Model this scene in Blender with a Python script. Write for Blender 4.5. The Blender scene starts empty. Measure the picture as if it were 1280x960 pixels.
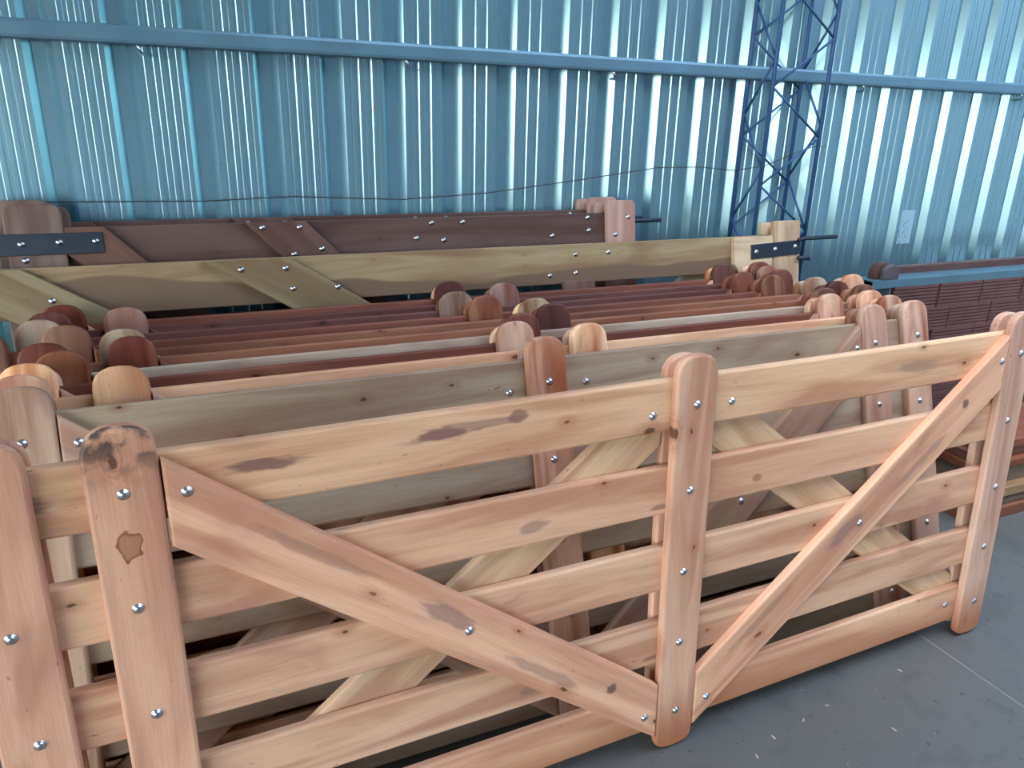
import bpy, bmesh, math, random
from mathutils import Matrix, Vector
random.seed(7)
S = bpy.context.scene
C = S.collection
R = math.radians

# ------------------------------------------------------------------ camera
CAMZ = 1.788
cam = bpy.data.cameras.new('camera'); cam.sensor_width = 36.0; cam.lens = 937.62 / 1280 * 36
cam.clip_start = 0.02
co = bpy.data.objects.new('camera', cam); C.objects.link(co); S.camera = co
def cam_matrix(pitch, roll, yaw):
    fw = Vector((math.sin(yaw)*math.cos(pitch), math.cos(yaw)*math.cos(pitch), -math.sin(pitch)))
    r = Vector((math.cos(yaw), -math.sin(yaw), 0)); u = r.cross(fw)
    r2 = r*math.cos(roll) + u*math.sin(roll); u2 = -r*math.sin(roll) + u*math.cos(roll)
    m = Matrix.Identity(4)
    for i in range(3):
        m[i][0], m[i][1], m[i][2] = r2[i], u2[i], -fw[i]
    m[2][3] = CAMZ
    return m
co.matrix_world = cam_matrix(R(19.3186), R(1.4778), R(24.0849))

# ------------------------------------------------------------------ sky and exposure
w = bpy.data.worlds.new('sky'); S.world = w; w.use_nodes = True
nt = w.node_tree; nt.nodes.clear()
sky = nt.nodes.new('ShaderNodeTexSky'); sky.sky_type = 'NISHITA'; sky.sun_disc = False
sky.sun_elevation = R(66); sky.sun_rotation = R(-100); sky.air_density = 1.2; sky.dust_density = 1.0; sky.ozone_density = 2.0
bg = nt.nodes.new('ShaderNodeBackground'); bg.inputs[1].default_value = 0.30
wo = nt.nodes.new('ShaderNodeOutputWorld')
hs = nt.nodes.new('ShaderNodeHueSaturation'); hs.inputs['Saturation'].default_value = 0.50     # hazy sky
nt.links.new(sky.outputs[0], hs.inputs['Color']); nt.links.new(hs.outputs[0], bg.inputs[0]); nt.links.new(bg.outputs[0], wo.inputs[0])
vs = S.view_settings
vs.view_transform = 'Standard'; vs.look = 'None'; vs.gamma = 1.0; vs.use_curve_mapping = False
vs.exposure = 2.35
S.cycles.use_denoising = True
S.cycles.max_bounces = 8; S.cycles.diffuse_bounces = 5; S.cycles.glossy_bounces = 5
S.cycles.sample_clamp_indirect = 6.0

# ------------------------------------------------------------------ materials
def mat(name):
    m = bpy.data.materials.new(name); m.use_nodes = True
    n = m.node_tree.nodes; l = m.node_tree.links
    return m, n, l, n['Principled BSDF']
def simple(name, col, rough=0.5, metal=0.0, nscale=0.0, namt=0.15, bump=0.0):
    m, n, l, b = mat(name)
    b.inputs['Base Color'].default_value = (*col, 1); b.inputs['Roughness'].default_value = rough; b.inputs['Metallic'].default_value = metal
    if nscale:
        tc = n.new('ShaderNodeTexCoord'); no = n.new('ShaderNodeTexNoise'); no.inputs['Scale'].default_value = nscale; no.inputs['Detail'].default_value = 6
        l.new(tc.outputs['Object'], no.inputs['Vector'])
        mx = n.new('ShaderNodeMix'); mx.data_type = 'RGBA'
        mx.inputs[6].default_value = (*[c*(1-namt) for c in col], 1); mx.inputs[7].default_value = (*[min(1, c*(1+namt)) for c in col], 1)
        l.new(no.outputs[0], mx.inputs[0]); l.new(mx.outputs[2], b.inputs['Base Color'])
        if bump:
            bp = n.new('ShaderNodeBump'); bp.inputs['Strength'].default_value = bump; bp.inputs['Distance'].default_value = 0.003
            l.new(no.outputs[0], bp.inputs['Height']); l.new(bp.outputs[0], b.inputs['Normal'])
    return m

def wood(name, stain=None, two_tone=False, knots=1.0, contrast=1.0, blots=()):
    """procedural board: grain runs along local X; the object's colour tints it"""
    m, n, l, b = mat(name)
    def N(t, **k):
        x = n.new(t)
        for a, v in k.items(): setattr(x, a, v)
        return x
    def math_(op, a, bb=None, c=None):
        x = N('ShaderNodeMath', operation=op)
        for i, v in enumerate((a, bb, c)):
            if v is None: continue
            if isinstance(v, (int, float)): x.inputs[i].default_value = v
            else: l.new(v, x.inputs[i])
        return x.outputs[0]
    def mix(f, a, bb, t='MIX'):
        x = N('ShaderNodeMix', data_type='RGBA', blend_type=t)
        if isinstance(f, (int, float)): x.inputs[0].default_value = f
        else: l.new(f, x.inputs[0])
        for i, v in ((6, a), (7, bb)):
            if isinstance(v, tuple): x.inputs[i].default_value = (*v, 1)
            else: l.new(v, x.inputs[i])
        return x.outputs[2]
    def ramp(f, lo, hi):
        x = N('ShaderNodeMapRange'); x.interpolation_type = 'SMOOTHSTEP'
        l.new(f, x.inputs[0]); x.inputs[1].default_value = lo; x.inputs[2].default_value = hi
        return x.outputs[0]
    def noise(vec, sc, det=3, dist=0.0):
        x = N('ShaderNodeTexNoise'); x.inputs['Scale'].default_value = sc; x.inputs['Detail'].default_value = det; x.inputs['Distortion'].default_value = dist
        l.new(vec, x.inputs['Vector']); return x.outputs[0]
    def vmap(vec, s):
        x = N('ShaderNodeVectorMath', operation='MULTIPLY'); l.new(vec, x.inputs[0]); x.inputs[1].default_value = s; return x.outputs[0]
    tc = N('ShaderNodeTexCoord'); oi = N('ShaderNodeObjectInfo')
    off = N('ShaderNodeVectorMath', operation='SCALE'); off.inputs[0].default_value = (53.0, 17.0, 31.0); l.new(oi.outputs['Random'], off.inputs['Scale'])
    add = N('ShaderNodeVectorMath', operation='ADD'); l.new(tc.outputs['Object'], add.inputs[0]); l.new(off.outputs[0], add.inputs[1])
    P = add.outputs[0]
    tint = oi.outputs['Color']
    # long streaks of heartwood and sapwood
    streak = noise(vmap(P, (1.1, 11.0, 11.0)), 1.0, 4, 0.8)
    fibre = noise(vmap(P, (9.0, 240.0, 240.0)), 1.0, 2)
    cloud = noise(vmap(P, (2.2, 6.0, 6.0)), 1.0, 3, 0.5)
    dark = mix(1.0, tint, tuple(1-contrast*(1-v) for v in (0.76, 0.62, 0.56)), 'MULTIPLY')
    pale = mix(1.0, tint, tuple(1+contrast*(v-1) for v in (1.12, 1.13, 1.08)), 'MULTIPLY')
    col = mix(ramp(streak, 0.34, 0.68), pale, dark)
    col = mix(math_('MULTIPLY', ramp(fibre, 0.35, 0.7), 0.22), col, mix(1.0, col, (0.62, 0.55, 0.50), 'MULTIPLY'))
    # purplish smears
    col = mix(math_('MULTIPLY', ramp(cloud, 0.54, 0.74), 0.8), col, mix(1.0, tint, (0.62, 0.47, 0.47), 'MULTIPLY'))
    # knots: a dark eye with a brown halo
    vo = N('ShaderNodeTexVoronoi', voronoi_dimensions='2D'); vo.inputs['Scale'].default_value = 1.0
    l.new(vmap(P, (3.2, 6.5, 6.5)), vo.inputs['Vector'])
    sel = N('ShaderNodeSeparateColor'); l.new(vo.outputs['Color'], sel.inputs[0])
    d = math_('ADD', math_('MULTIPLY', vo.outputs['Distance'], math_('MULTIPLY_ADD', sel.outputs[1], 1.6, 0.9)), math_('MULTIPLY', math_('SUBTRACT', noise(vmap(P, (48, 70, 60)), 1.0, 3), 0.5), 0.11))
    halo = math_('SUBTRACT', 1.0, ramp(d, 0.05, 0.26)); eye = math_('SUBTRACT', 1.0, ramp(d, 0.035, 0.06))
    rings = math_('MULTIPLY', math_('ADD', math_('SINE', math_('MULTIPLY', d, 130.0)), 1.0), 0.5)
    gate_ = ramp(sel.outputs[0], 0.60, 0.64)
    col = mix(math_('MULTIPLY', math_('MULTIPLY', halo, gate_), math_('MULTIPLY_ADD', rings, 0.3*knots, 0.35*knots)), col, mix(1.0, tint, (0.60, 0.36, 0.26), 'MULTIPLY'))
    col = mix(math_('MULTIPLY', math_('MULTIPLY', eye, gate_), 0.9*knots), col, mix(1.0, tint, (0.16, 0.10, 0.09), 'MULTIPLY'))
    # small black specks and scuffs
    speck = ramp(noise(vmap(P, (28, 55, 55)), 1.0, 3), 0.70, 0.78)
    col = mix(math_('MULTIPLY', speck, 0.55), col, (0.06, 0.04, 0.035))
    sx = N('ShaderNodeSeparateXYZ'); l.new(tc.outputs['Object'], sx.inputs[0])
    if two_tone:   # pale sapwood over grey-brown heartwood with a wavy border
        wv = math_('MULTIPLY', math_('SUBTRACT', noise(vmap(P, (1.0, 0.2, 0.2)), 1.1, 2), 0.5), 0.30)
        edge = math_('ADD', math_('ADD', sx.outputs[1], wv), 0.012)
        f = math_('SUBTRACT', 1.0, ramp(edge, -0.008, 0.006))
        col = mix(f, col, mix(1.0, tint, (0.50, 0.41, 0.44), 'MULTIPLY'))
    if stain == 'foot':      # reddish dip on the foot of the post
        f = math_('SUBTRACT', 1.0, ramp(math_('ADD', sx.outputs[0], math_('MULTIPLY', cloud, 0.10)), 0.06, 0.30))
        col = mix(math_('MULTIPLY', f, 0.85), col, (0.36, 0.12, 0.05))
    if stain == 'edge':      # same dip along the lower edge of the bottom rail
        f = math_('SUBTRACT', 1.0, ramp(math_('ADD', sx.outputs[1], math_('MULTIPLY', math_('SUBTRACT', cloud, 0.5), 0.08)), -0.07, 0.05))
        col = mix(math_('MULTIPLY', f, 0.8), col, (0.40, 0.15, 0.06))
    if stain == 'crown':     # sooty blotch and ring-shaped spill on the post's head
        a = noise(vmap(tc.outputs['Object'], (26, 26, 26)), 1.0, 4)
        f = math_('MULTIPLY', ramp(sx.outputs[0], 1.09, 1.215), ramp(a, 0.44, 0.62))
        col = mix(math_('MULTIPLY', f, 0.9), col, (0.03, 0.03, 0.035))
        dv = N('ShaderNodeVectorMath', operation='SUBTRACT'); l.new(tc.outputs['Object'], dv.inputs[0]); dv.inputs[1].default_value = (0.985, 0.005, 0.028)
        ln = N('ShaderNodeVectorMath', operation='LENGTH'); l.new(vmap(dv.outputs[0], (1.0, 1.2, 0.2)), ln.inputs[0])
        rr = math_('ADD', ln.outputs['Value'], math_('MULTIPLY', math_('SUBTRACT', noise(vmap(tc.outputs['Object'], (45, 45, 45)), 1.0, 1), 0.5), 0.035))
        disc = math_('SUBTRACT', 1.0, ramp(rr, 0.029, 0.032))
        rim = math_('MULTIPLY', disc, ramp(rr, 0.022, 0.029))
        col = mix(math_('MULTIPLY', disc, 0.65), col, (0.30, 0.12, 0.045))
        col = mix(math_('MULTIPLY', rim, 0.7), col, (0.14, 0.05, 0.02))
    for bx, by, rx, ry, bc, st_ in blots:      # stains with a ragged outline
        ex = math_('DIVIDE', math_('SUBTRACT', sx.outputs[0], bx), rx); ey = math_('DIVIDE', math_('SUBTRACT', sx.outputs[1], by), ry)
        e2 = math_('SQRT', math_('ADD', math_('MULTIPLY', ex, ex), math_('MULTIPLY', ey, ey)))
        rg = math_('ADD', e2, math_('MULTIPLY', math_('SUBTRACT', noise(vmap(tc.outputs['Object'], (14, 60, 60)), 1.0, 4), 0.5), 1.5))
        col = mix(math_('MULTIPLY', math_('SUBTRACT', 1.0, ramp(rg, 0.55, 1.0)), st_), col, bc)
    l.new(col, b.inputs['Base Color'])
    b.inputs['Roughness'].default_value = 0.55; b.inputs['Specular IOR Level'].default_value = 0.35
    bp = N('ShaderNodeBump'); bp.inputs['Strength'].default_value = 0.25; bp.inputs['Distance'].default_value = 0.0015
    l.new(math_('ADD', fibre, streak), bp.inputs['Height']); l.new(bp.outputs[0], b.inputs['Normal'])
    return m
W = wood('wood_board'); W_FOOT = wood('wood_board_dipped_foot', 'foot'); W_EDGE = wood('wood_board_dipped_edge', 'edge')
W_CROWN = wood('wood_board_soiled_head', 'crown'); W_TWO = wood('wood_board_sapwood_edge', two_tone=True, knots=0.3); W_PLAIN = wood('wood_board_clear', knots=0.25); W_SMEAR = wood('wood_board_smeared', blots=[(-0.60, 0.018, 0.10, 0.020, (0.20, 0.09, 0.085), 0.85), (-0.52, 0.030, 0.16, 0.014, (0.26, 0.13, 0.11), 0.6), (-0.98, 0.012, 0.09, 0.017, (0.18, 0.085, 0.08), 0.8), (-0.40, 0.035, 0.03, 0.02, (0.22, 0.10, 0.09), 0.7), (-1.45, 0.0, 0.08, 0.03, (0.16, 0.10, 0.09), 0.7), (1.0, 0.0, 0.10, 0.03, (0.34, 0.22, 0.15), 0.6)])
W_MARK = wood('wood_board_marked', blots=[(0.37, -0.02, 0.02, 0.012, (0.38, 0.18, 0.08), 0.8), (-0.35, -0.02, 0.05, 0.02, (0.30, 0.17, 0.13), 0.6), (0.03, -0.045, 0.04, 0.012, (0.16, 0.10, 0.08), 0.6)])
W_BRACE = wood('wood_board_brace', blots=[(-0.05, 0.02, 0.10, 0.03, (0.30, 0.17, 0.15), 0.7), (0.30, -0.02, 0.16, 0.018, (0.34, 0.20, 0.15), 0.6), (-0.45, 0.03, 0.18, 0.018, (0.36, 0.19, 0.13), 0.6), (0.55, 0.01, 0.02, 0.02, (0.10, 0.06, 0.05), 0.8)])
W_STREAK = wood('wood_board_streaked', knots=0.5, contrast=2.0)

def steel_sheet():
    m, n, l, b = mat('galvanised_sheet')
    tc = n.new('ShaderNodeTexCoord')
    no = n.new('ShaderNodeTexNoise'); no.inputs['Scale'].default_value = 2.2; no.inputs['Detail'].default_value = 5
    l.new(tc.outputs['Object'], no.inputs['Vector'])
    mx = n.new('ShaderNodeMix'); mx.data_type = 'RGBA'
    mx.inputs[6].default_value = (0.26, 0.50, 0.60, 1); mx.inputs[7].default_value = (0.33, 0.57, 0.66, 1)
    l.new(no.outputs[0], mx.inputs[0])
    sp = n.new('ShaderNodeTexNoise'); sp.inputs['Scale'].default_value = 26; sp.inputs['Detail'].default_value = 3
    l.new(tc.outputs['Object'], sp.inputs['Vector'])
    mr = n.new('ShaderNodeMapRange'); mr.inputs[1].default_value = 0.68; mr.inputs[2].default_value = 0.76; mr.inputs[4].default_value = 0.35
    l.new(sp.outputs[0], mr.inputs[0])
    m2 = n.new('ShaderNodeMix'); m2.data_type = 'RGBA'; l.new(mr.outputs[0], m2.inputs[0]); l.new(mx.outputs[2], m2.inputs[6]); m2.inputs[7].default_value = (0.22, 0.32, 0.37, 1)
    l.new(m2.outputs[2], b.inputs['Base Color'])
    b.inputs['Metallic'].default_value = 0.72
    mr2 = n.new('ShaderNodeMapRange'); mr2.inputs[3].default_value = 0.16; mr2.inputs[4].default_value = 0.30; l.new(no.outputs[0], mr2.inputs[0]); l.new(mr2.outputs[0], b.inputs['Roughness'])
    return m
SHEET = steel_sheet()

def concrete():
    m, n, l, b = mat('floor_concrete')
    tc = n.new('ShaderNodeTexCoord')
    def noise(s, d=6, dist=0.0):
        x = n.new('ShaderNodeTexNoise'); x.inputs['Scale'].default_value = s; x.inputs['Detail'].default_value = d; x.inputs['Distortion'].default_value = dist
        l.new(tc.outputs['Object'], x.inputs['Vector']); return x.outputs[0]
    def rng(f, a, bb, hi=1.0):
        x = n.new('ShaderNodeMapRange'); l.new(f, x.inputs[0]); x.inputs[1].default_value = a; x.inputs[2].default_value = bb; x.inputs[4].default_value = hi; return x.outputs[0]
    def mix(f, a, bb):
        x = n.new('ShaderNodeMix'); x.data_type = 'RGBA'; l.new(f, x.inputs[0])
        for i, v in ((6, a), (7, bb)):
            if isinstance(v, tuple): x.inputs[i].default_value = (*v, 1)
            else: l.new(v, x.inputs[i])
        return x.outputs[2]
    c = mix(noise(1.6), (0.088, 0.094, 0.092), (0.126, 0.131, 0.126))
    c = mix(rng(noise(7, 8, 0.6), 0.52, 0.72, 0.55), c, (0.060, 0.066, 0.066))
    c = mix(rng(noise(34, 4), 0.66, 0.72, 0.8), c, (0.04, 0.045, 0.05))
    c = mix(rng(noise(55, 3, 0.5), 0.70, 0.76, 0.5), c, (0.30, 0.31, 0.30))
    l.new(c, b.inputs['Base Color'])
    b.inputs['Specular IOR Level'].default_value = 0.4
    l.new(rng(noise(5), 0.3, 0.7), b.inputs['Roughness'])
    mr = n.new('ShaderNodeMapRange'); mr.inputs[3].default_value = 0.38; mr.inputs[4].default_value = 0.62; l.new(noise(5), mr.inputs[0]); l.new(mr.outputs[0], b.inputs['Roughness'])
    bp = n.new('ShaderNodeBump'); bp.inputs['Strength'].default_value = 0.3; bp.inputs['Distance'].default_value = 0.002
    l.new(noise(40, 6), bp.inputs['Height']); l.new(bp.outputs[0], b.inputs['Normal'])
    return m
CONC = concrete()
BOLT = simple('zinc_bolt', (0.62, 0.66, 0.70), 0.28, 1.0)
BLUE = simple('blue_painted_steel', (0.035, 0.105, 0.24), 0.38, 0.25, 9, 0.3)
PURL = simple('grey_blue_primer', (0.13, 0.27, 0.36), 0.42, 0.3, 6, 0.25)
DARKM = simple('dark_blued_iron', (0.035, 0.05, 0.07), 0.42, 0.5, 14, 0.25)
BRICK = simple('fired_clay', (0.14, 0.066, 0.060), 0.85, 0, 12, 0.35, 0.4)
TEAL = simple('dark_teal', (0.010, 0.028, 0.036), 0.6, 0, 8, 0.3)
WIREM = simple('rusty_wire', (0.06, 0.055, 0.06), 0.5, 0.6)
EARTH = simple('yard_earth', (0.42, 0.25, 0.15), 0.95, 0, 0.6, 0.2)
DARKST = simple('shed_cladding', (0.30, 0.38, 0.43), 0.6, 0.3, 2, 0.2)
JOINT = simple('joint_dust', (0.26, 0.26, 0.25), 0.95, 0, 20, 0.3)

# ------------------------------------------------------------------ mesh helpers
def link(name, me, m=None, parent=None, mtx=None, color=None):
    o = bpy.data.objects.new(name, me); C.objects.link(o)
    if m is not None and me is not None and not me.materials: me.materials.append(m)
    if parent is not None: o.parent = parent
    if mtx is not None: o.matrix_local = mtx
    if color is not None: o.color = (*color, 1)
    return o
def tag(o, label=None, cat=None, group=None, kind=None):
    for k, v in (('label', label), ('category', cat), ('group', group), ('kind', kind)):
        if v: o[k] = v
    return o
def from_bm(bm, name):
    bmesh.ops.recalc_face_normals(bm, faces=bm.faces)
    me = bpy.data.meshes.new(name); bm.to_mesh(me); bm.free(); return me
def inset(poly, c):
    """move every vertex of a convex counter-clockwise outline inwards by c"""
    out = []; k = len(poly)
    for i in range(k):
        p0, p1, p2 = Vector(poly[i-1]), Vector(poly[i]), Vector(poly[(i+1) % k])
        d1 = (p1-p0).normalized(); d2 = (p2-p1).normalized()
        n1 = Vector((-d1.y, d1.x)); n2 = Vector((-d2.y, d2.x))
        b = n1 + n2; s = c / max(0.35, (1 + n1.dot(n2)))
        out.append(p1 + b*s)
    return out
def board_mesh(poly, t, c=0.006, cb=0.003, name='board'):
    """prism of an outline (local x along the grain, y across) of thickness t with eased edges"""
    bm = bmesh.new()
    rings = [(inset(poly, cb), 0.0), (poly, cb), (poly, t-c), (inset(poly, c*0.30), t-c*0.30), (inset(poly, c), t)]
    vr = [[bm.verts.new((p[0], p[1], z)) for p in ring] for ring, z in rings]
    k = len(poly)
    bm.faces.new(vr[0][::-1]); bm.faces.new(vr[-1])
    for a, b in zip(vr, vr[1:]):
        for i in range(k):
            j = (i+1) % k
            bm.faces.new((a[i], a[j], b[j], b[i]))
    return from_bm(bm, name)
def rect(x0, x1, y0, y1): return [(x0, y0), (x1, y0), (x1, y1), (x0, y1)]
def box_mesh(x0, x1, y0, y1, z0, z1, bev=0.0, name='box'):
    bm = bmesh.new()
    bmesh.ops.create_cube(bm, size=1.0)
    for v in bm.verts:
        v.co = Vector(((x0+x1)/2 + v.co.x*(x1-x0), (y0+y1)/2 + v.co.y*(y1-y0), (z0+z1)/2 + v.co.z*(z1-z0)))
    if bev: bmesh.ops.bevel(bm, geom=bm.edges[:], offset=bev, segments=2, affect='EDGES', profile=0.6)
    return from_bm(bm, name)
def tube_mesh(pts, r, seg=8, name='tube'):
    bm = bmesh.new(); pts = [Vector(p) for p in pts]; rings = []
    for i, p in enumerate(pts):
        d = (pts[min(i+1, len(pts)-1)] - pts[max(i-1, 0)]).normalized()
        up = Vector((0, 0, 1)) if abs(d.z) < 0.9 else Vector((1, 0, 0))
        a = d.cross(up).normalized(); b = d.cross(a).normalized()
        rings.append([bm.verts.new(p + (a*math.cos(k/seg*2*math.pi) + b*math.sin(k/seg*2*math.pi))*r) for k in range(seg)])
    for a, b in zip(rings, rings[1:]):
        for k in range(seg): bm.faces.new((a[k], a[(k+1) % seg], b[(k+1) % seg], b[k]))
    bm.faces.new(rings[0][::-1]); bm.faces.new(rings[-1])
    me = from_bm(bm, name)
    for f in me.polygons: f.use_smooth = True
    return me
def lathe_mesh(prof, seg=12, name='lathe'):
    bm = bmesh.new(); rings = []
    for r, z in prof:
        rings.append([bm.verts.new((r*math.cos(k/seg*2*math.pi), r*math.sin(k/seg*2*math.pi), z)) for k in range(seg)])
    for a, b in zip(rings, rings[1:]):
        for k in range(seg): bm.faces.new((a[k], a[(k+1) % seg], b[(k+1) % seg], b[k]))
    bm.faces.new(rings[-1]); bm.faces.new(rings[0][::-1])
    me = from_bm(bm, name)
    for f in me.polygons: f.use_smooth = True
    return me
BOLT_ME = lathe_mesh([(0.0115, 0.0), (0.0115, 0.0012), (0.0086, 0.0018), (0.0080, 0.0038), (0.0055, 0.0058), (0.0018, 0.0065)], 12, 'bolt'); BOLT_ME.materials.append(BOLT)

# ------------------------------------------------------------------ the shed
WALL_Y = 3.2947; PIT = 0.2525; S0 = -0.3562; DEEP = 0.034
PAN_Y = WALL_Y - DEEP
def wall_profile():
    """one pitch of the cladding, starting at the right foot of a rib trough"""
    p = [(0.0, DEEP), (0.027, 0.0)]
    a, b = 0.027, PIT - 0.066
    for fr, wd, dp in ((0.17, 0.005, 0.0006), (0.345, 0.0085, 0.0042), (0.51, 0.005, 0.0006), (0.675, 0.0085, 0.0042), (0.86, 0.005, 0.0006)):
        c = a + (b-a)*fr
        p += [(c-wd, 0.0), (c-wd*0.45, dp), (c+wd*0.45, dp), (c+wd, 0.0)]
    p += [(b, 0.0), (PIT-0.040, DEEP)]
    return p
prof = wall_profile()
wb = bpy.data.objects.new('wall_back', None); C.objects.link(wb); wb.location = (S0, PAN_Y, 0)
tag(wb, 'ribbed galvanised sheet wall behind the wooden gates', 'wall', kind='structure')
def sheet_mesh(n_ribs, h):
    pts = [(i*PIT + x, y) for i in range(n_ribs) for x, y in prof] + [(n_ribs*PIT, DEEP)]
    vs_, fs_ = [], []
    for x, y in pts: vs_ += [(x, y, 0.0), (x, y, h)]
    for x, y in pts: vs_ += [(x, y+0.0006, 0.0), (x, y+0.0006, h)]
    k = len(pts)
    for i in range(k-1):
        fs_.append((2*i, 2*i+2, 2*i+3, 2*i+1))
        o = 2*k; fs_.append((o+2*i, o+2*i+1, o+2*i+3, o+2*i+2))
    me = bpy.data.meshes.new('sheet'); me.from_pydata(vs_, [], fs_); me.update(); me.materials.append(SHEET); return me
SM = sheet_mesh(4, 4.6)
for k in range(-4, 9):
    link('sheet', SM, None, wb, Matrix.Translation((k*4*PIT, 0, 0)))

X0, X1, Y0, Y1 = -4.39, 8.7, -6.0, WALL_Y
SKY_X0, SKY_X1, SKY_Y0, SKY_Y1 = 0.9, 8.3, -1.4, 1.8
fl = bpy.data.objects.new('floor', None); C.objects.link(fl)
tag(fl, 'grey concrete floor slabs with narrow joints', 'floor', kind='structure')
xs = [X0-1.2, -3.61, -0.61, 2.39, 5.39, X1+0.3]; ys = [Y0-1, -1.9, 3.34]
for a, b in zip(xs, xs[1:]):
    for c_, d in zip(ys, ys[1:]):
        link('slab', box_mesh(a+0.0025, b-0.0025, c_+0.0025, d-0.0025, -0.12, 0.0, 0.002, 'slab'), CONC, fl)
link('joint_bed', box_mesh(xs[0], xs[-1], ys[0], ys[-1], -0.2, -0.0012, 0, 'joint_bed'), JOINT, fl)
g = link('ground', box_mesh(-60, 60, -60, 60, -0.4, -0.21, 0, 'ground'), EARTH); tag(g, 'bare earth yard around the shed', 'ground', kind='structure')
def struct(name, me, m, label, cat):
    o = link(name, me, m); return tag(o, label, cat, kind='structure')
cl_ = bpy.data.objects.new('ceiling', None); C.objects.link(cl_); cl_.location = (0, 0, 4.6)
tag(cl_, 'sheet metal roof of the shed with an open ridge bay', 'ceiling', kind='structure')
for a, b, c_, d in ((X0-0.1, X1+0.1, Y0, SKY_Y0), (X0-0.1, X1+0.1, SKY_Y1, Y1+0.1), (X0-0.1, SKY_X0, SKY_Y0, SKY_Y1), (SKY_X1, X1+0.1, SKY_Y0, SKY_Y1)):
    link('roof_panel', box_mesh(a, b, c_, d, 0.0, 0.06, 0, 'roof_panel'), DARKST, cl_)
struct('wall_right', box_mesh(X1, X1+0.08, Y0, Y1, 0.0, 4.6, 0, 'wall_right'), DARKST, 'sheet wall at the right end of the shed', 'wall')
struct('wall_left', box_mesh(X0-0.08, X0, 3.2, Y1, 0.0, 4.6, 0, 'wall_left'), DARKST, 'sheet wall at the left end of the shed', 'wall')
struct('wall_front', box_mesh(-3.3, X1, Y0, Y0+0.08, 0.0, 4.6, 0, 'wall_front'), DARKST, 'sheet wall on the far side of the shed', 'wall')
struct('wall_left_shade_panel', box_mesh(X0-0.08, X0, Y0, 3.2, 2.8, 4.6, 0, 'wall_left_shade_panel'), DARKST, 'added unseen panel cutting light above the opening in the left wall', 'wall')  # unseen panel added to lessen the light from the left opening
struct('wall_front_shade_panel', box_mesh(X0, -3.3, Y0, Y0+0.08, 2.8, 4.6, 0, 'wall_front_shade_panel'), DARKST, 'added unseen panel cutting light above the opening beside the far wall', 'wall')  # added out of view to trim light at the front-left corner

# horizontal girt across the cladding
t1 = bpy.data.objects.new('trim_1', None); C.objects.link(t1); t1.location = (2.0, 3.232, 2.043)
tag(t1, 'grey-blue steel girt running across the ribbed wall', 'girt', kind='structure')
link('girt_bar', box_mesh(-6.2, 6.6, -0.032, 0.0282, -0.031, 0.031, 0.012, 'girt_bar'), PURL, t1)
hk = tube_mesh([(0, 0.0, -0.028), (0, -0.020, -0.030), (0.004, -0.028, -0.042), (0.010, -0.020, -0.056), (0.016, 0.0, -0.060), (0.018, 0.03, -0.060)], 0.005, 6, 'hook_bolt'); hk.materials.append(BOLT)
for x in (-0.06, 0.925, 1.90, 3.45, 4.75): link('hook_bolt', hk, None, t1, Matrix.Translation((x-2.0, 0, 0)))

# ------------------------------------------------------------------ lattice column
lc = bpy.data.objects.new('lattice_column', None); C.objects.link(lc); lc.location = (2.697, 3.15, 0)
tag(lc, 'blue painted lattice steel column standing against the ribbed wall', 'column')
CX, CY0, CY1 = 0.345, 0.085, -0.097
ch = [(0, CY0), (0, CY1), (CX, CY0), (CX, CY1)]     # back left, front left, back right, front right
cm = tube_mesh([(0, 0, 0), (0, 0, 4.6)], 0.0105, 10, 'chord'); cm.materials.append(BLUE)
for x, y in ch: link('chord', cm, None, lc, Matrix.Translation((x, y, 0)))
def lacing(a, b, z0, step):
    z = z0; i = 0
    while z + step < 4.6:
        p, q = (a, b) if i % 2 == 0 else (b, a)
        P_, Q_ = Vector((*p, z)), Vector((*q, z+step))
        d = (Q_-P_); L = d.length
        me = LAC.get(round(L, 3))
        if me is None:
            me = tube_mesh([(0, 0, 0), (0, 0, L)], 0.0062, 6, 'lacing_bar'); me.materials.append(BLUE); LAC[round(L, 3)] = me
        link('lacing_bar', me, None, lc, Matrix.Translation(P_) @ d.to_track_quat('Z', 'Y').to_matrix().to_4x4())
        z += step; i += 1
LAC = {}
lacing(ch[2], ch[0], 2.209 - 9*0.231, 0.231)
lacing(ch[1], ch[3], 2.205 - 9*0.231, 0.231)
lacing(ch[0], ch[1], 2.10 - 7*0.255, 0.255)
lacing(ch[2], ch[3], 1.80 - 5*0.262, 0.262)

# wire strung along the wall
wp = [(-1.6, 3.235, 1.50), (-0.56, 3.235, 1.470), (0.10, 3.235, 1.462), (0.44, 3.235, 1.475), (0.9, 3.235, 1.456), (1.3, 3.235, 1.478), (1.75, 3.235, 1.53), (2.2, 3.235, 1.588), (2.45, 3.22, 1.592), (2.66, 3.215, 1.575), (2.80, 3.16, 1.60), (2.93, 3.11, 1.66), (3.02, 3.07, 1.70), (3.08, 3.04, 1.705)]
tag(link('wire', tube_mesh(wp, 0.0022, 6, 'wire'), WIREM), 'thin dark wire strung along the ribbed wall to the lattice column', 'wire')

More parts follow.
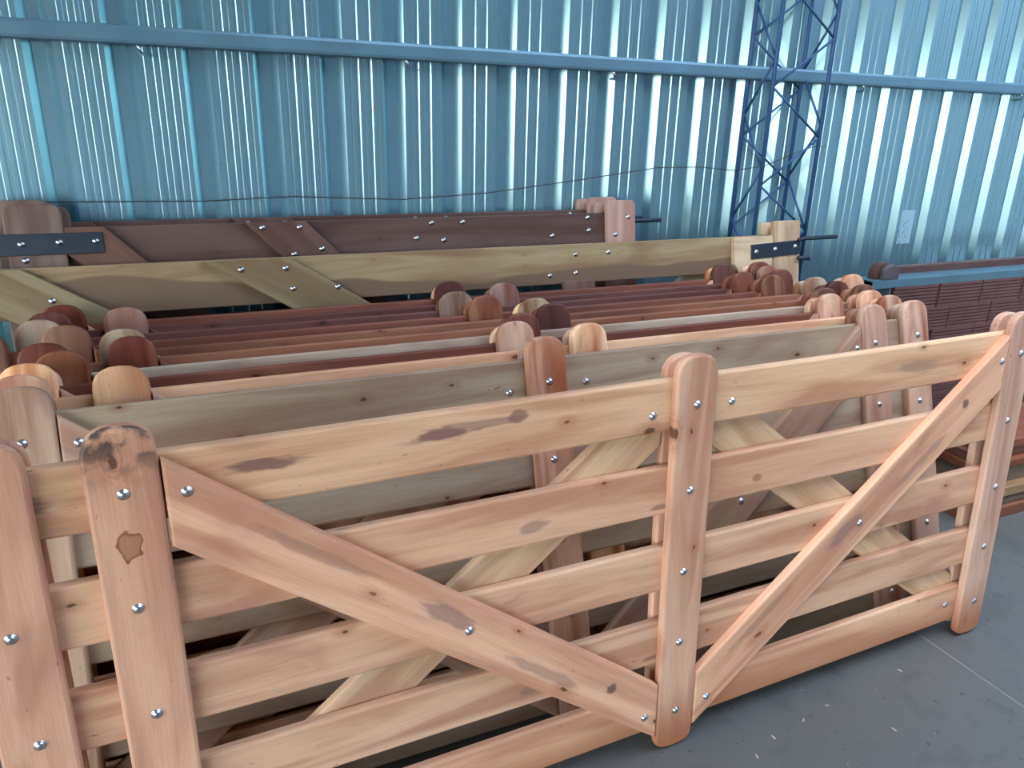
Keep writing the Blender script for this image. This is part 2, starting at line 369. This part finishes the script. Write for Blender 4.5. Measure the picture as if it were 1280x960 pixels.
# faded sticker on the cladding
def sticker_mat():
    m, n, l, b = mat('faded_sticker')
    tc = n.new('ShaderNodeTexCoord'); mp = n.new('ShaderNodeMapping'); mp.inputs['Scale'].default_value = (42, 1, 30); l.new(tc.outputs['Object'], mp.inputs[0])
    no = n.new('ShaderNodeTexNoise'); no.inputs['Scale'].default_value = 2.0; no.inputs['Detail'].default_value = 3; l.new(mp.outputs[0], no.inputs['Vector'])
    mr = n.new('ShaderNodeMapRange'); mr.inputs[1].default_value = 0.52; mr.inputs[2].default_value = 0.62; l.new(no.outputs[0], mr.inputs[0])
    sx = n.new('ShaderNodeSeparateXYZ'); l.new(tc.outputs['Object'], sx.inputs[0])
    r2 = n.new('ShaderNodeMapRange'); r2.inputs[1].default_value = 0.148; r2.inputs[2].default_value = 0.135; l.new(sx.outputs[2], r2.inputs[0])
    r3 = n.new('ShaderNodeMapRange'); r3.inputs[1].default_value = 0.025; r3.inputs[2].default_value = 0.010; l.new(sx.outputs[0], r3.inputs[0])
    mu = n.new('ShaderNodeMath'); mu.operation = 'MULTIPLY'; l.new(mr.outputs[0], mu.inputs[0]); l.new(r2.outputs[0], mu.inputs[1])
    m3 = n.new('ShaderNodeMath'); m3.operation = 'MULTIPLY'; l.new(mu.outputs[0], m3.inputs[0]); l.new(r3.outputs[0], m3.inputs[1])
    mx = n.new('ShaderNodeMix'); mx.data_type = 'RGBA'; l.new(m3.outputs[0], mx.inputs[0]); mx.inputs[6].default_value = (0.32, 0.52, 0.62, 1); mx.inputs[7].default_value = (0.07, 0.16, 0.23, 1)
    l.new(mx.outputs[2], b.inputs['Base Color']); b.inputs['Roughness'].default_value = 0.5
    return m
st = link('sticker', box_mesh(-0.055, 0.055, -0.0006, 0.0006, 0.0, 0.2, 0, 'sticker'), sticker_mat()); st.location = (4.044, PAN_Y-0.0008, 1.139)
tag(st, 'faded white sticker with smudged print stuck on the ribbed wall', 'sticker')

# ------------------------------------------------------------------ field gates
T = 0.028
RAILS = [(1.0146, 1.160), (0.772, 0.914), (0.532, 0.673), (0.291, 0.434), (0.060, 0.204)]
RC = [(a+b)/2 for a, b in RAILS]
def frame(u, y, v, ang=0.0):
    """gate-local placement: mesh x turned by ang in the gate's plane, mesh z out of the front"""
    c, s = math.cos(ang), math.sin(ang)
    return Matrix(((c, -s, 0, u), (0, 0, -1, y), (s, c, 0, v), (0, 0, 0, 1)))
def post_outline(v0, v1, hw, crown=0.058, foot=0.040):
    """x = up the post, y = across; arched head, softer foot; counter-clockwise"""
    p = []
    for k in range(9):                         # foot arc from +y side to -y side, going round the bottom
        a = math.pi*k/8
        e = 1.0
        p.append((v0 + foot - foot*abs(math.sin(a))**0.75, hw*math.copysign(abs(math.cos(a))**0.8, math.cos(a))))
    for k in range(11):
        a = math.pi*k/10
        p.append((v1 - crown + crown*abs(math.sin(a))**0.85, -hw*math.copysign(abs(math.cos(a))**0.85, math.cos(a))))
    return p
MESH = {}
def cached(key, fn, m):
    k = (key, m.name)
    if k not in MESH:
        me = fn(); me.materials.append(m); MESH[k] = me
    return MESH[k]
def brace_geom(u0, u1, top0, bot0, top1, bot1):
    """corners in the gate plane -> (outline in local axes, centre, angle)"""
    pts = [Vector((u0, bot0)), Vector((u1, bot1)), Vector((u1, top1)), Vector((u0, top0))]
    c = sum(pts, Vector((0, 0)))/4
    d = ((pts[1]+pts[2])/2 - (pts[0]+pts[3])/2); a = math.atan2(d.y, d.x)
    ca, sa = math.cos(-a), math.sin(-a)
    return [((p-c).x*ca - (p-c).y*sa, (p-c).x*sa + (p-c).y*ca) for p in pts], c, a
def jit(col, k=0.10):
    f = 1 + random.uniform(-k, k); h = random.uniform(-k, k)*0.5
    return (col[0]*f*(1+h*0.5), col[1]*f, col[2]*f*(1-h))
def field_gate(label, loc, alpha, lean, flip, cols, bolts='all', special=False, post_cols=None):
    g = bpy.data.objects.new('field_gate', None); C.objects.link(g)
    g.location = loc; g.rotation_euler = (Matrix.Rotation(alpha, 4, 'Z') @ Matrix.Rotation(-lean, 4, 'X')).to_euler()
    tag(g, label, 'gate', 'five-rail wooden gates leaning in a row')
    s = -1 if flip else 1           # flip: the doubled post stands at the right end
    ends = [-1.356*s, 0.0, 1.355*s, -1.574*s]
    u_lo, u_hi = sorted((-1.637*s, 1.418*s)); mid = (u_lo+u_hi)/2; half = (u_hi-u_lo)/2
    hosts = []; rails = []; braces = []
    for i, (a, b) in enumerate(RAILS):
        m = (W_SMEAR, W_MARK, W, W_MARK, W_EDGE)[i] if special else W
        me = cached(('rail', round(b-a, 3)), lambda: board_mesh(rect(-half, half, -(b-a)/2, (b-a)/2), T, 0.007, 0.005, 'rail'), m)
        rl = link('rail', me, None, g, frame(mid + random.uniform(-.002, .002), T, (a+b)/2), jit(cols[0] if not isinstance(cols[0], list) else cols[0][i])); rails.append(rl)
    for i, u in enumerate(ends):
        hw = 0.0655
        m = W_FOOT if special else W_STREAK
        if special and i == 0: m = W_CROWN
        pc = post_cols[i] if post_cols else jit(random.choice(cols[1:]), 0.18)
        pf = link('post_board', cached('postf', lambda: board_mesh(post_outline(0.0, 1.226, hw), T, 0.007, 0.004, 'post_board'), m), None, g, frame(u, 0, 0, math.pi/2), pc); hosts.append(pf)
        pc2 = post_cols[i] if post_cols else jit(random.choice(cols[1:]), 0.18)
        link('post_board', cached('postb', lambda: board_mesh(post_outline(0.020, 1.216, hw), T, 0.006, 0.006, 'post_board'), W if special else W_STREAK), None, g, frame(u + random.uniform(-.004, .004), 2*T, 0, math.pi/2), pc2)
    lw = 0.0655 + 0.003
    for sg in (-1, 1):
        o, c, a = brace_geom(-1.355*1+lw if sg < 0 else lw, -lw if sg < 0 else 1.355-lw, *((1.153, 0.967, 0.236, 0.052) if sg < 0 else (0.236, 0.052, 1.153, 0.967)))
        bf = link('brace', cached(('bf', sg), lambda: board_mesh(o, T, 0.006, 0.003, 'brace'), W_BRACE if special else W), None, g, frame(c.x, 0, c.y, a), jit(cols[-1], 0.12) if not post_cols else (0.79, 0.47, 0.31)); braces.append(bf)
        o, c, a = brace_geom(-1.355+lw if sg < 0 else lw, -lw if sg < 0 else 1.355-lw, *((0.236, 0.052, 1.153, 0.967) if sg < 0 else (1.153, 0.967, 0.236, 0.052)))
        link('brace', cached(('bb', sg), lambda: board_mesh(o, T, 0.004, 0.004, 'brace'), W), None, g, frame(c.x, 2*T, c.y, a), jit(cols[-1], 0.12) if not post_cols else (0.72, 0.52, 0.34))
    spots = []
    for u, h in zip(ends, hosts):
        for v in (RC if bolts == 'all' else RC[:1]): spots.append((h, u + random.uniform(-.008, .008), -T, v + random.uniform(-.008, .008)))
    if bolts == 'all':
        spots += [(braces[0], -1.247, -T, 1.08), (braces[0], -0.657, -T, 0.592), (braces[0], -0.113, -T, 0.141), (braces[1], 1.262, -T, 1.069), (braces[1], 0.684, -T, 0.600), (braces[1], 0.113, -T, 0.139)]
        spots += [(rails[4], 1.238, 0, 0.136), (rails[4], -1.238, 0, 0.136)]
    spots += [(rails[0], -0.12, 0, 1.066), (rails[0], 0.143, 0, 1.072)]
    for h, u, y, v in spots:
        link('bolt', BOLT_ME, None, h, h.matrix_basis.inverted() @ frame(u, y, v, random.uniform(0, 1)))
    return g

TAN = (0.76, 0.465, 0.30); PINK = (0.58, 0.36, 0.265); GREY = (0.46, 0.36, 0.28); PALE = (0.81, 0.52, 0.33); RED = (0.20, 0.066, 0.040)
DKRED = (0.13, 0.044, 0.034); ORANGE = (0.29, 0.115, 0.062); BROWN = (0.20, 0.105, 0.068); MAUVE = (0.36, 0.26, 0.25); OLIVE = (0.40, 0.32, 0.235)
# front gate
AL = R(1.357)
u0 = 1.207
field_gate('pale five-rail wooden gate standing foremost, post with soot-stained head and brown spill',
           (u0*math.cos(AL), 1.4277 + u0*math.sin(AL), 0.0035), AL, R(3.4918), False, [[PALE, TAN, TAN, TAN, TAN], PINK, TAN], 'all', True,
           [(0.68, 0.39, 0.26), (0.72, 0.44, 0.31), (0.66, 0.45, 0.35), (0.64, 0.36, 0.24)])
# the row behind: x of the centre post, base y, lean, doubled post at right?, colours, label
ROW = [
 (0.976, 1.620, 16.9, True,  [(0.37, 0.295, 0.215), (0.46, 0.34, 0.28), PINK, MAUVE, (0.44, 0.30, 0.22)], 'all', 'greyish tan wooden gate right behind the front gate, first of the slanted row'),
 (1.180, 1.717, 16.9, False, [PALE, PALE, PINK], 'top', 'second gate of the slanted row, pale cream post heads above a cream rail'),
 (0.963, 1.812, 16.9, True,  [RED, PINK, PALE, PINK], 'top', 'third gate of the slanted row, dark red top rail with pink post heads'),
 (1.030, 1.907, 16.9, True,  [(0.42, 0.33, 0.25), ORANGE, RED, BROWN], 'top', 'fourth gate of the slanted row, greyish rail with orange-red post heads'),
 (1.196, 2.002, 16.9, False, [ORANGE, DKRED, RED], 'top', 'fifth gate of the slanted row, orange rail with dark red-brown post heads'),
 (1.170, 2.097, 16.9, True,  [ORANGE, PALE, OLIVE, GREY], 'top', 'sixth gate of the slanted row, orange rail with pale cream post heads'),
 (1.012, 2.192, 16.9, False, [RED, BROWN, ORANGE], 'top', 'seventh gate of the slanted row, red rail with streaked brown post heads'),
 (0.930, 2.287, 16.9, True,  [DKRED, (0.32, 0.25, 0.20), RED], 'top', 'eighth gate of the slanted row, dark red rail with grey and red post heads'),
 (1.165, 2.382, 16.9, False, [DKRED, (0.36, 0.21, 0.17), DKRED], 'top', 'ninth gate of the slanted row, dark red rail with brownish pink and maroon post heads'),
 (0.974, 2.477, 16.9, True,  [RED, DKRED, RED, TAN], 'top', 'last gate of the slanted row, red-brown rail beside the tall yellow gate'),
]
for x, y, ln, fl_, cols, bl, lab in ROW:
    field_gate(lab, (x, y, 0.0), R(0.1), R(ln), fl_, cols, bl)

# ------------------------------------------------------------------ tall gates leaning on the wall
def tall_gate(label, x0, y0, lean, spec, group='tall hinged gates leaning on the ribbed wall'):
    g = bpy.data.objects.new('hinged_gate', None); C.objects.link(g); g.location = (x0, y0, 0); g.rotation_euler = (-lean, 0, 0)
    tag(g, label, 'gate', group)
    cl = math.cos(lean)
    def V(z): return z/cl
    for kind, layer, m, col, pts in spec:
        if kind == 'pin':
            link('hinge_pin', tube_mesh(pts, 0.011, 10, 'hinge_pin'), DARKM, g); continue
        if kind == 'bolt':
            for (x, z) in pts: link('bolt', BOLT_ME, None, g, frame(x-x0, layer, V(z)))
            continue
        P_ = [Vector((x-x0, V(z))) for x, z in pts]
        c = sum(P_, Vector((0, 0)))/len(P_)
        d = max((P_[(i+1) % len(P_)] - P_[i] for i in range(len(P_))), key=lambda v: v.length)
        a = math.atan2(d.y, d.x)
        if a > math.pi/2: a -= math.pi
        if a <= -math.pi/2: a += math.pi
        ca, sa = math.cos(-a), math.sin(-a)
        o = [((p-c).x*ca - (p-c).y*sa, (p-c).x*sa + (p-c).y*ca) for p in P_]
        th = 0.006 if kind == 'hinge_strap' else T
        link(kind, board_mesh(o, th, 0.002 if th < .01 else 0.004, 0.001 if th < .01 else 0.003, kind), m, g, frame(c.x, layer, c.y, a), col)
    return g
def rc(x0, x1, z0, z1): return [(x0, z0), (x1, z0), (x1, z1), (x0, z1)]
def rcap(x0, x1, z0, z1, r=0.02): return [(x0, z0), (x1, z0), (x1, z1-r), (x1-r*.3, z1-r*.3), (x1-r, z1), (x0+r, z1), (x0+r*.3, z1-r*.3), (x0, z1-r)]
YEL = (0.36, 0.285, 0.165); YEL2 = (0.27, 0.225, 0.13); CREAM = (0.62, 0.50, 0.34); DKB = (0.115, 0.070, 0.060); DKB2 = (0.10, 0.062, 0.052)
LN = math.atan(0.21/1.278)
L1_, L2_, L0_ = 0.0, T, 2*T      # layers: front boards, rails, back boards (y of the board's back face)
tall_gate('yellowish hinged gate with two-tone top rail, its strap hinge beside the lattice column', 1.2, 2.760, LN, [
  ('rail', T, W_TWO, YEL, rc(-1.7, 2.50, 1.105, 1.277)), ('rail', T, W_PLAIN, YEL2, rc(-1.7, 2.50, 0.76, 0.93)), ('rail', T, W_PLAIN, YEL2, rc(-1.7, 2.50, 0.41, 0.58)), ('rail', T, W_PLAIN, YEL2, rc(-1.7, 2.50, 0.06, 0.23)),
  ('hinge_block', 0, W_PLAIN, CREAM, [(2.515, 1.105), (2.725, 1.105), (2.725, 1.275), (2.485, 1.275), (2.485, 1.145)]),
  ('hinge_block', 0, W_PLAIN, CREAM, rc(2.49, 2.725, 0.07, 0.23)),
  ('post_board', 0, W_PLAIN, CREAM, rcap(2.73, 2.90, 0.0, 1.345, 0.012)), ('post_board', 2*T, W_PLAIN, CREAM, rcap(2.70, 2.87, 0.012, 1.34, 0.012)), ('post_board', 0, W_PLAIN, YEL2, rcap(-1.7, -1.53, 0.0, 1.34, 0.012)),
  ('post_core', T, W_PLAIN, YEL2, rc(2.505, 2.88, 1.06, 1.28)),
  ('brace', 0, W_PLAIN, YEL2, [(1.42, 0.42), (1.72, 0.42), (0.372, 1.274), (0.068, 1.274)]),
  ('brace', 0, W_PLAIN, YEL2, [(0.60, 0.42), (0.88, 0.42), (-0.50, 1.274), (-0.83, 1.274)]),
  ('brace', 2*T, W_PLAIN, (0.36, 0.32, 0.22), [(1.28, 0.42), (1.55, 0.42), (2.50, 1.12), (2.24, 1.12)]),
  ('post_board', 0, W, (0.20, 0.12, 0.10), rc(1.545, 1.70, 0.25, 1.118)),
  ('hinge_strap', -T, DARKM, None, [(2.585, 1.165), (2.90, 1.178), (2.90, 1.248), (2.585, 1.235)]),
  ('pin', 0, None, None, [(1.68, -T-0.012, 1.262), (1.71, -T-0.014, 1.270), (1.93, -T-0.014, 1.272)]),
  ('pin', 0, None, None, [(1.68, -T-0.012, 1.175), (1.75, -T-0.014, 1.168)]),
  ('bolt', -T-0.006, None, None, [(2.615, 1.200), (2.735, 1.208), (2.865, 1.217)]),
  ('bolt', -T, None, None, [(0.20, 1.238), (0.36, 1.236), (0.38, 1.158), (0.55, 1.155), (-0.42, 1.165)]),
  ('bolt', 0, None, None, [(1.62, 1.232), (1.79, 1.235), (1.62, 1.15), (1.49, 1.145)]),
])
LN1 = math.atan(0.228/1.40)
def dark_spec(dx, dz, strap):
    def q(p): return [(x+dx, z+dz) for x, z in p]
    def low(p): return [(x+dx, z+(dz if z > 0.3 else 0)) for x, z in p]
    s = [
     ('rail', T, W_PLAIN, DKB, q(rc(-0.52, 1.98, 1.225, 1.395))), ('rail', T, W_PLAIN, DKB2, q(rc(-0.52, 1.98, 0.86, 1.03))), ('rail', T, W_PLAIN, DKB2, q(rc(-0.52, 1.98, 0.50, 0.67))), ('rail', T, W_PLAIN, DKB2, q(rc(-0.52, 1.98, 0.13, 0.30))),
     ('post_board', 0, W_PLAIN, (0.20, 0.145, 0.125), low(rcap(-0.545, -0.368, 0.0, 1.472, 0.03))), ('post_board', 2*T, W_PLAIN, (0.20, 0.145, 0.125), low(rcap(-0.545, -0.35, 0.012, 1.468, 0.03))),
     ('post_board', 0, W_PLAIN, (0.50, 0.34, 0.29), low(rcap(1.832, 1.985, 0.0, 1.448, 0.02))), ('post_board', 2*T, W_PLAIN, (0.42, 0.29, 0.24), low(rcap(1.80, 1.955, 0.012, 1.444, 0.02))),
     ('brace', 0, W_PLAIN, (0.13, 0.075, 0.062), q([(1.10, 0.5), (1.32, 0.5), (0.463, 1.393), (0.237, 1.393)])),
     ('brace', 0, W_PLAIN, (0.14, 0.075, 0.055), q([(0.42, 0.56), (0.63, 0.5), (-0.243, 1.393), (-0.366, 1.393), (-0.366, 1.30)])),
     ('bolt', -T, None, None, q([(0.30, 1.372), (0.44, 1.370), (0.41, 1.268), (0.52, 1.285)])),
     ('bolt', 0, None, None, q([(0.99, 1.372), (1.13, 1.372), (0.92, 1.312), (1.04, 1.300), (1.56, 1.300), (1.745, 1.375), (1.75, 1.318)])),
     ('bolt', -T, None, None, low([(1.945, 1.372), (1.875, 1.295), (-0.495, 1.285)])),
     ('pin', 0, None, None, [(1.975+dx-x0_[0], T, 1.372), (2.163+dx-x0_[0], T, 1.372)]),
    ]
    if strap:
        s += [('hinge_strap', -T, DARKM, None, rc(-0.86, -0.248, 1.302, 1.374)), ('bolt', -T-0.006, None, None, [(-0.50, 1.340), (-0.385, 1.343), (-0.272, 1.343)]),
              ('pin', 0, None, None, [(-0.62-x0_[0], -T-0.012, 1.295), (-0.60-x0_[0], -T-0.012, 1.27)])]
    return s
x0_ = [0.7]
tall_gate('dark brown gate with a black strap hinge, leaning behind the yellowish gate', 0.7, 2.868, LN1, dark_spec(0, 0, True))
tall_gate('dark brown gate touching the ribbed wall, hidden behind the dark strap-hinged gate', 0.7, 2.960, LN1, dark_spec(-0.045, 0.006, False))

# ------------------------------------------------------------------ bricks and steel at the right
def brick_mesh(L, D, Hh):
    """hollow clay block with horizontal grooves on its faces, lying along x"""
    pr = []; ng = 7
    for i in range(ng):
        z0 = Hh*i/ng; z1 = Hh*(i+1)/ng; e = 0.007
        pr += [(-D/2, z0+0.0035), (-D/2, z1-0.0035), (-D/2+e, z1-0.002), (-D/2+e, z1+0.002)] if i < ng-1 else [(-D/2, z0+0.0035), (-D/2, z1)]
    pr += [(D/2, Hh), (D/2, 0.0), (-D/2, 0.0)]
    bm = bmesh.new()
    A = [bm.verts.new((-L/2, y, z)) for y, z in pr]; B = [bm.verts.new((L/2, y, z)) for y, z in pr]
    k = len(pr)
    for i in range(k): bm.faces.new((A[i], A[(i+1) % k], B[(i+1) % k], B[i]))
    bm.faces.new(A); bm.faces.new(B[::-1])
    return from_bm(bm, 'clay_block')
BL, BD, BH = 0.328, 0.18, 0.1275
bme = brick_mesh(BL, BD, BH); bme.materials.append(BRICK)
COURSE = ['lowest, floor-level', 'second', 'third', 'fourth', 'fifth', 'sixth', 'seventh', 'topmost, steel-topped']
for row in range(8):
    for k in range(4):
        off = 0.0 if row % 2 else 0.11
        b = link('clay_block', bme); b.location = (3.53 + off + k*(BL+0.012) + random.uniform(-.003, .003), 2.79 + random.uniform(-.004, .004), row*(BH+0.0005))
        tag(b, 'dark red grooved clay block in the ' + COURSE[row] + ' course of the stack', 'brick', 'clay blocks in the ' + COURSE[row] + ' course')
ZB = 8*(BH+0.0005)
def channel_mesh(L, h, d, t):
    pr = [(-d/2, 0), (d/2, 0), (d/2, t), (-d/2+t, t), (-d/2+t, h-t), (d/2, h-t), (d/2, h), (-d/2, h)]
    bm = bmesh.new(); A = [bm.verts.new((0, y, z)) for y, z in pr]; B = [bm.verts.new((L, y, z)) for y, z in pr]; k = len(pr)
    for i in range(k): bm.faces.new((A[i], A[(i+1) % k], B[(i+1) % k], B[i]))
    bm.faces.new(A); bm.faces.new(B[::-1]); bmesh.ops.triangulate(bm, faces=[f for f in bm.faces if len(f.verts) > 4])
    return from_bm(bm, 'steel_channel')
stc = link('steel_channel', channel_mesh(2.5, 0.040, 0.12, 0.005), simple('grey_blue_channel', (0.11, 0.22, 0.28), 0.4, 0.3, 8, 0.25)); stc.location = (3.20, 2.765, ZB)
tag(stc, 'grey-blue steel channel lying on top of the clay blocks', 'beam')
st2 = link('steel_plate', box_mesh(0, 0.006, -0.05, 0.05, 0, 1.03, 0.001, 'steel_plate'), simple('plate', (0.35, 0.45, 0.48), 0.4, 0.4, 8, 0.2)); st2.location = (3.345, 2.765, 0)
tag(st2, 'narrow upright steel plate at the end of the clay block stack', 'plate')
pl = link('timber_beam', board_mesh(rect(0, 2.3, 0, 0.078), 0.045, 0.004, 0.004, 'timber_beam'), W_PLAIN, None, None, (0.13, 0.085, 0.075))
pl.matrix_local = Matrix(((1, 0, 0, 3.37), (0, 0, -1, 2.87), (0, 1, 0, ZB+0.0005), (0, 0, 0, 1)))
tag(pl, 'dark brown timber lying on the clay blocks behind the steel channel', 'timber')
# rounded offcut lying across the channel
oc = bpy.data.objects.new('post_offcut', None); C.objects.link(oc); oc.location = (3.31, 2.765, ZB+0.0405)
tag(oc, 'short dark post offcut with rounded head resting on the steel channel', 'offcut')
arch = [(0.0, -0.06), (0.0, 0.06)] + [(0.0, 0.0)]*0
def arch_outline(h, hw): return [(0, hw), (0, -hw)] + [(h*0.35 + h*0.65*math.sin(math.pi*k/8), -hw*math.cos(math.pi*k/8)) for k in range(9)]
link('core', board_mesh(arch_outline(0.085, 0.062), 0.05, 0.006, 0.004, 'core'), W_PLAIN, oc, Matrix(((0, -1, 0, 0.0), (0, 0, -1, 0.025), (1, 0, 0, 0), (0, 0, 0, 1))), (0.11, 0.065, 0.055))
link('cheek', board_mesh(arch_outline(0.078, 0.055), 0.028, 0.006, 0.004, 'cheek'), W_PLAIN, oc, Matrix(((0, -1, 0, 0.022), (0, 0, -1, -0.0255), (1, 0, 0, 0.0), (0, 0, 0, 1))), (0.10, 0.085, 0.10))

# planks stacked on the floor at the right
k = 0
PCOL = [(0.24, 0.10, 0.06), (0.18, 0.15, 0.12), (0.34, 0.24, 0.14), (0.20, 0.17, 0.13), (0.26, 0.09, 0.05), (0.16, 0.07, 0.05), (0.26, 0.10, 0.06)]
PH = [0.06, 0.055, 0.05, 0.09, 0.04, 0.05, 0.045]; pz = 0.0
PLAB = ['lowest red-brown plank of the low stack behind the front gate', 'grey plank on the lowest plank of the low stack', 'tan plank in the middle of the low stack', 'thick grey-green timber in the low stack', 'thin reddish plank near the top of the low stack', 'dark maroon plank under the top of the low stack', 'reddish plank on top of the low stack']
for i in range(7):
    xo = random.uniform(-0.03, 0.03); yo = (0, 0.02, 0.0, 0.05, 0.03, 0.06, 0.05)[i]
    o = link('plank', board_mesh(rect(0, 2.4, 0, 0.34), PH[i], 0.004, 0.003, 'plank'), W_PLAIN, None, Matrix(((1, 0, 0, 3.36+xo), (0, 1, 0, 2.02+yo), (0, 0, 1, pz), (0, 0, 0, 1))), PCOL[i]); pz += PH[i] + 0.0005
    tag(o, PLAB[i], 'plank', 'planks stacked on the floor by the clay blocks')

# unidentified dark shape between the gates and the wall, built as a box
bx_ = bpy.data.objects.new('dark_box', None); C.objects.link(bx_); bx_.location = (2.56, 3.115, 0)
tag(bx_, 'unidentified dark teal box-like shape between the yellowish gate and the ribbed wall', 'box')
link('body', box_mesh(-0.13, 0.075, -0.07, 0.07, 0.0, 1.06, 0.006, 'body'), TEAL, bx_)
link('lid', box_mesh(-0.136, 0.081, -0.076, 0.074, 1.06, 1.085, 0.005, 'lid'), TEAL, bx_)

# wood chips on the concrete
chip = board_mesh([(-0.008, -0.0012), (0.007, -0.0025), (0.009, 0.0008), (0.0, 0.0025), (-0.006, 0.002)], 0.002, 0.0005, 0.0003, 'wood_chip'); chip.materials.append(W_PLAIN)
for x, y in ((1.205, 1.24), (1.42, 1.30), (1.52, 1.34), (1.66, 1.36), (1.78, 1.38), (1.36, 1.16), (1.12, 1.14), (1.9, 1.22), (2.15, 1.41), (1.04, 1.20)):
    o = link('wood_chip', chip, None, None, Matrix.Translation((x, y, 0.0004)) @ Matrix.Rotation(random.uniform(0, 6), 4, 'Z'), (0.55, 0.50, 0.42))
    tag(o, 'tiny pale wood chip lying on the concrete floor', 'wood chip', 'wood chips on the floor')
